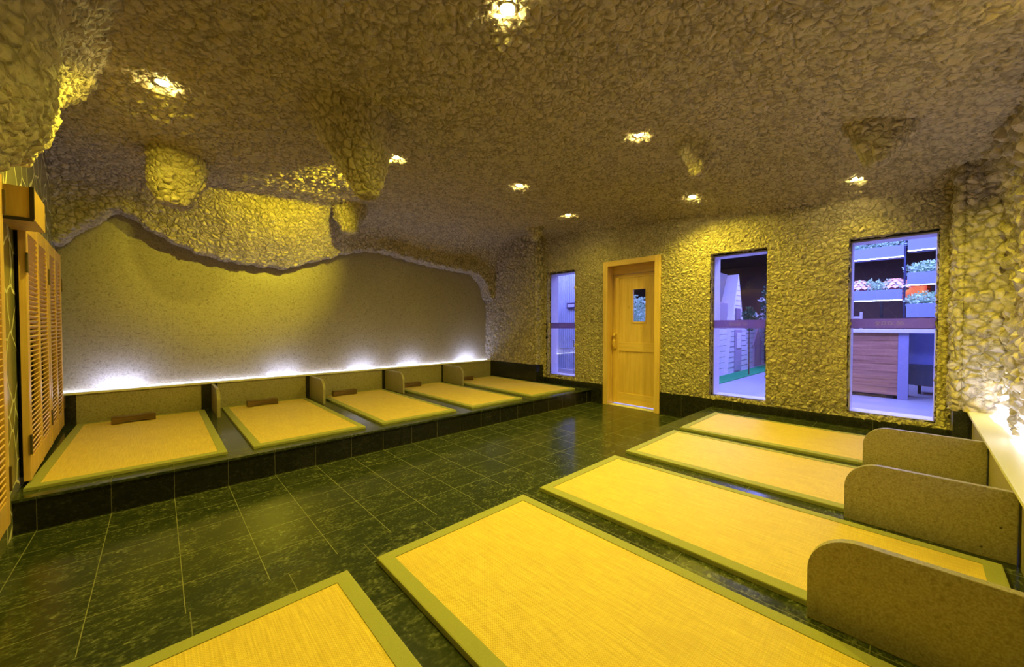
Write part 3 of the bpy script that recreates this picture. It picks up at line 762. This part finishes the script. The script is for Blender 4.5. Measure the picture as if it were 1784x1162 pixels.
M_TROUGH = plain('blue_grey_trough', (.24, .29, .62), .45, noise_amt=.08)
XP = 8.6
def trough(y0, y1, z0, z1, label, fh, mat_, led=True, xo=0):
    root = empty('planter_trough', (XP + xo, (y0 + y1)/2, z0)); tag(root, label, 'planter', 'planter troughs above the counter')
    w = (y1 - y0)/2
    bm = bmesh.new(); box(bm, 0, .02, -w, w, 0, z1 - z0, .003); box(bm, .32, .34, -w, w, 0, z1 - z0); box(bm, .02, .32, -w, -w + .02, 0, z1 - z0); box(bm, .02, .32, w - .02, w, 0, z1 - z0); box(bm, .02, .32, -w + .02, w - .02, 0, .02)
    obj('trough', bm, M_TROUGH, root)
    if fh:
        bm = bmesh.new()
        for k in range(9): foliage(bm, (.15, -w + .05 + (2*w - .1)*k/8, z1 - z0 + fh*.25*random.uniform(.6, 1.4)), (.12, .09, fh*.6), 130, .05)
        tag(obj('foliage', bm, mat_, root), kind='stuff')
    if led:
        bm = bmesh.new(); box(bm, -.002, .012, -w, w, -.014, -.004); obj('led_strip', bm, M_LEDB, root)
def zP(z): return 1.17 + (z - 1.17)*XP/6.9
def yP(y): return y*XP/6.9
trough(yP(.115), yP(.95), zP(2.06), zP(2.20), 'topmost left trough of leafy plants seen through the right window', .16, M_LEAF)
trough(yP(.125), yP(.95), zP(1.51), zP(1.64), 'lower left trough of pale plants seen through the right window', .20, M_LEAF)
trough(yP(-.5), yP(.082), zP(2.12), zP(2.34), 'top right trough seen through the right window', .08, M_LEAF)
trough(yP(-.5), yP(.082), zP(1.69), zP(1.84), 'middle right trough with dark leafy plants seen through the right window', .20, M_LEAF)
trough(yP(-.5), yP(.085), zP(1.28), zP(1.45), 'bottom right trough, resting just above the counter', .22, M_LEAF, led=False)
ps = empty('planter_stand', (XP + .12, yP(.105), 1.12)); tag(ps, 'dark upright frame carrying the planter troughs on the counter', 'stand')
for yq in (0, 1.08, -.79):
    bm = bmesh.new(); box(bm, -.04, .04, yq - .012, yq + .012, 0, 1.9, .003); obj('upright', bm, plain('dark_blue_metal', (.05, .06, .14), .4, .6), ps)
for yq in (.52, .17):       # petalled domes behind the lower left foliage
    r0 = .165; dm = empty('petalled_lamp', (XP + .2, yP(yq) + .02, zP(1.66)))
    tag(dm, 'pink petalled dome lamp %s in the lower left trough' % ('at the left window edge' if yq > .3 else 'beside the red panel'), 'lamp', 'petalled dome lamps')
    bm = bmesh.new()
    for ri in range(5):
        el = R(10 + ri*17); n_ = 14 - ri*2
        for k in range(n_):
            az = 2*math.pi*(k + .5*(ri % 2))/n_; c = Vector((math.cos(az)*math.cos(el), math.sin(az)*math.cos(el), math.sin(el)))
            tdir = Vector((-math.sin(az), math.cos(az), 0)); up = c.cross(tdir) * -1
            up = tdir.cross(c)*-1
            q = c*r0; s = .042
            v = [bm.verts.new(q + tdir*s + c*.0), bm.verts.new(q - up*s*.9 + c*.012), bm.verts.new(q - tdir*s), bm.verts.new(q + up*s*.9)]
            bm.faces.new(v)
    obj('petals', bm, plain('pink_shade', (.85, .55, .62), .4, Emission_Color=(1, .55, .65), Emission_Strength=.35), dm)
    bm = bmesh.new(); lathe(bm, [(.15, -.02), (.15, 0), (.13, .08), (.08, .14), (.002, .16)], seg=20, cap=True); obj('core', bm, plain('dark_rose', (.25, .07, .1), .6), dm)
rp = empty('red_panel', (XP + .75, .2, 1.1)); tag(rp, 'red and orange panel with added glow behind the right planter troughs', 'panel')
t = NT('red_orange_graphic'); c = t.mix(t.maprange(t.noise(7, 4), .4, .6), (.9, .10, .03), (1.0, .30, .06)); t.set(Base_Color=c, Roughness=.5, Emission_Color=c, Emission_Strength=.55)  # emission stands in for red light falling on the panel
bm = bmesh.new(); box(bm, 0, .03, -.36, .24, .52, .86); obj('panel', bm, t.m, rp)
for yq in (-.36, .20):
    bm = bmesh.new(); box(bm, .0, .04, yq, yq + .04, 0, .9); obj('post', bm, M_ODARK, rp)
# counter
ct = empty('reception_counter', (XP, .5, 0)); tag(ct, 'plank-faced counter with a pale top outside the right window', 'counter')
y0c, y1c = yP(.15), 1.6
bm = bmesh.new(); box(bm, 0, .6, y0c - .5, y1c - .5, .06, 1.06, .004)
for k in range(1, 8): box(bm, -.004, .0, y0c - .5, y1c - .5, .06 + k*.125, .064 + k*.125)
obj('body', bm, M_COUNTER, ct)
bm = bmesh.new(); box(bm, -.06, .66, -1.5, y1c - .46, 1.06, 1.12, .006); obj('countertop', bm, M_WHITE, ct)
bm = bmesh.new(); box(bm, .03, .56, y0c - .46, y1c - .5, 0, .06); obj('toe_kick', bm, M_ODARK, ct)
bm = bmesh.new(); box(bm, -.02, .6, y0c - .62, y0c - .5, 0, 1.06, .004); obj('end_post', bm, plain('blue_grey_post', (.25, .25, .42), .5), ct)
bm = bmesh.new(); box(bm, .35, .4, -1.5, y0c - .62, .55, 1.06, .004); obj('modesty_panel', bm, M_TROUGH, ct)
bm = bmesh.new(); box(bm, .30, .42, -1.5, y0c - .62, .22, .55, .004); obj('dark_stone_panel', bm, plain('dark_slate', (.06, .08, .12), .4, noise_amt=.5), ct)
bn = empty('low_bench', (9.75, -.35, 0)); tag(bn, 'low dark bench behind the open end of the counter', 'bench')
bm = bmesh.new(); box(bm, -.2, .2, -.5, .35, .14, .2, .01); obj('seat', bm, M_COUNTER, bn)
for sx in (-.16, .16):
    for sy in (-.44, .29):
        bm = bmesh.new(); box(bm, sx - .02, sx + .02, sy - .02, sy + .02, 0, .14); obj('leg', bm, M_ODARK, bn)
# white ladder-back chair behind the counter
ch = empty('white_chair', (XP + 1.5, .95, 0)); tag(ch, 'pale ladder-back high chair behind the counter', 'chair')
for sx, sy, hh in ((-.2, -.2, 1.0), (-.2, .2, 1.0), (.2, -.2, 1.45), (.2, .2, 1.45)):
    bm = bmesh.new(); box(bm, sx - .022, sx + .022, sy - .022, sy + .022, 0, hh, .004); obj('leg', bm, M_WHITE, ch)
bm = bmesh.new(); box(bm, -.22, .22, -.22, .22, .98, 1.03, .01); obj('seat', bm, M_WHITE, ch)
bm = bmesh.new()
for zq in (1.18, 1.32): box(bm, .185, .215, -.18, .18, zq, zq + .04, .003)
obj('backrest', bm, M_WHITE, ch)

# playhouses seen through the middle window
def clap(bm, x0, x1, y, z0, z1, step=.13, d=.05):
    n = int((z1 - z0)/step)
    for k in range(n):
        a = z0 + k*(z1 - z0)/n; b = a + (z1 - z0)/n - .012
        box(bm, x0, x1, y - .012, y + d, a, b)
YH = 3.15
tf = empty('playhouse_turf', (10.8, 2.9, 0)); bm = bmesh.new(); prism(bm, [(-3.2, -.20), (3.9, -.36), (3.9, .17), (-3.2, .17)], 'z', 0, .015)
o = obj('turf', bm, plain('green_turf', (.01, .34, .12), .9, noise_amt=.4, nscale=60), tf); tag(tf, 'green artificial turf strip in front of the playhouses', 'turf')
h1 = empty('playhouse', (10.9, YH, 0)); tag(h1, 'white clapboard playhouse with a steep pointed tower, outside the middle window', 'playhouse', 'playhouses')
def hp(nm, bm, m, root, lab=None):
    o = obj(nm, bm, m, root); o.location = -Vector(root.location); return o
bm = bmesh.new(); clap(bm, 9.45, 13.8, YH + .08, 0, 1.25); box(bm, 9.45, 13.8, YH + .12, YH + .16, 0, 1.25); hp('clapboard_wall', bm, M_WHITE, h1)
bm = bmesh.new(); prism(bm, [(10.15, 0), (11.95, 0), (11.45, 1.25), (11.3, 1.35), (10.93, 2.5), (10.45, 1.35), (10.42, 1.25)], 'y', YH - .02, YH + .5); hp('tower_front', bm, M_WHITE, h1)
bm = bmesh.new()
for k in range(1, 18):
    zz3 = k*.13; hw = np.interp(zz3, [0, 1.25, 1.35, 2.5], [.85, .50, .40, .02])
    box(bm, 10.95 - hw + .03, 10.95 + hw - .03, YH - .026, YH - .018, zz3, zz3 + .012)
hp('board_gaps', bm, M_SEAM, h1)
bm = bmesh.new(); box(bm, 10.62, 11.12, YH - .05, YH - .02, .03, 1.08, .01); hp('playhouse_door', bm, plain('mauve_door', (.42, .34, .45), .5), h1)
bm = bmesh.new(); box(bm, 10.70, 11.04, YH - .065, YH - .05, .6, 1.0, .01); hp('door_light', bm, M_FRAME, h1)
bm = bmesh.new(); box(bm, 10.68, 11.02, YH - .05, YH - .02, 1.32, 1.62, .01); hp('tower_window', bm, plain('dusky_shutter', (.2, .14, .22), .6), h1)
bm = bmesh.new(); prism(bm, [(9.5, 1.75), (10.5, 1.75), (10.93, 2.52), (9.9, 2.52)], 'y', YH + .25, YH + .3); hp('roof', bm, plain('grey_roof', (.20, .17, .18), .8, noise_amt=.4), h1)
bm = bmesh.new(); box(bm, 9.5, 10.5, YH + .1, YH + .2, 1.25, 1.75, .01); hp('upper_wall', bm, plain('dark_mauve_wall', (.30, .24, .28), .7), h1)  # upper wall in a darker mauve
bm = bmesh.new(); box(bm, 12.6, 13.3, YH + .03, YH + .07, 0, .62, .01); prism(bm, [(12.5, .62), (13.4, .62), (12.95, 1.1)], 'y', YH + .03, YH + .07); hp('arched_door', bm, plain('rosy_door', (.45, .30, .38), .5), h1)
h2 = empty('playhouse', (9.1, 3.2, 0)); tag(h2, 'corner of a taller playhouse with a pink gable at the window edge', 'playhouse', 'playhouses')
bm = bmesh.new(); box(bm, 9.25, 9.36, 3.075, 3.16, 0, 2.52, .01); hp('corner_post', bm, plain('brown_post', (.30, .17, .12), .6), h2)
bm = bmesh.new(); prism(bm, [(9.0, 1.9), (9.34, 2.55), (9.0, 2.55)], 'y', 3.10, 3.2); hp('gable', bm, plain('pink_gable', (.62, .42, .46), .6), h2)
bm = bmesh.new(); box(bm, 8.5, 9.25, 3.10, 3.2, 0, 1.95, .01); hp('side_wall', bm, plain('ochre_wall', (.32, .2, .14), .6), h2)
def shrub(x, y, z0, z1, rad, n, label, blooms, kind_mat, leaf=.09, bl=.06):
    root = empty('flowering_shrub', (x, y, .016)); tag(root, label, 'shrub', 'flowering shrubs')
    bm = bmesh.new(); tube(bm, [(0, 0, 0), (.02, .01, z0), (0, .02, (z0 + z1)/2)], [.014, .01, .006]); obj('stem', bm, M_PILLOW, root)
    bm = bmesh.new(); foliage(bm, (0, 0, (z0 + z1)/2), (rad, rad, (z1 - z0)/2), n, leaf); tag(obj('foliage', bm, kind_mat, root), kind='stuff')
    bm = bmesh.new()
    for _ in range(blooms[0]):
        a = random.uniform(0, 2*math.pi); q = random.uniform(.5, 1)*rad
        foliage(bm, (q*math.cos(a), q*math.sin(a), random.uniform(z0, (z0*.35 + z1*.65))), (.04, .04, .04), 14, bl)
    tag(obj('blossom', bm, blooms[1], root), kind='stuff')
shrub(12.2, 2.62, 1.05, 2.35, .32, 1100, 'tall shrub with white blossom by the playhouse', (40, M_BLOOM), M_LEAFD)
shrub(13.2, 2.56, .9, 2.1, .38, 900, 'darker shrub with pink blossom right of the white one', (16, M_PINK), M_LEAFD)
shrub(10.25, 2.70, 1.05, 1.6, .16, 260, 'small shrub with pale blossom in front of the tower', (8, M_BLOOM), M_LEAFD)
shrub(6.75, 3.70, 1.05, 1.75, .26, 900, 'leafy shrub with pink blossom behind the door pane', (9, M_PINK), M_LEAF, .06, .05)
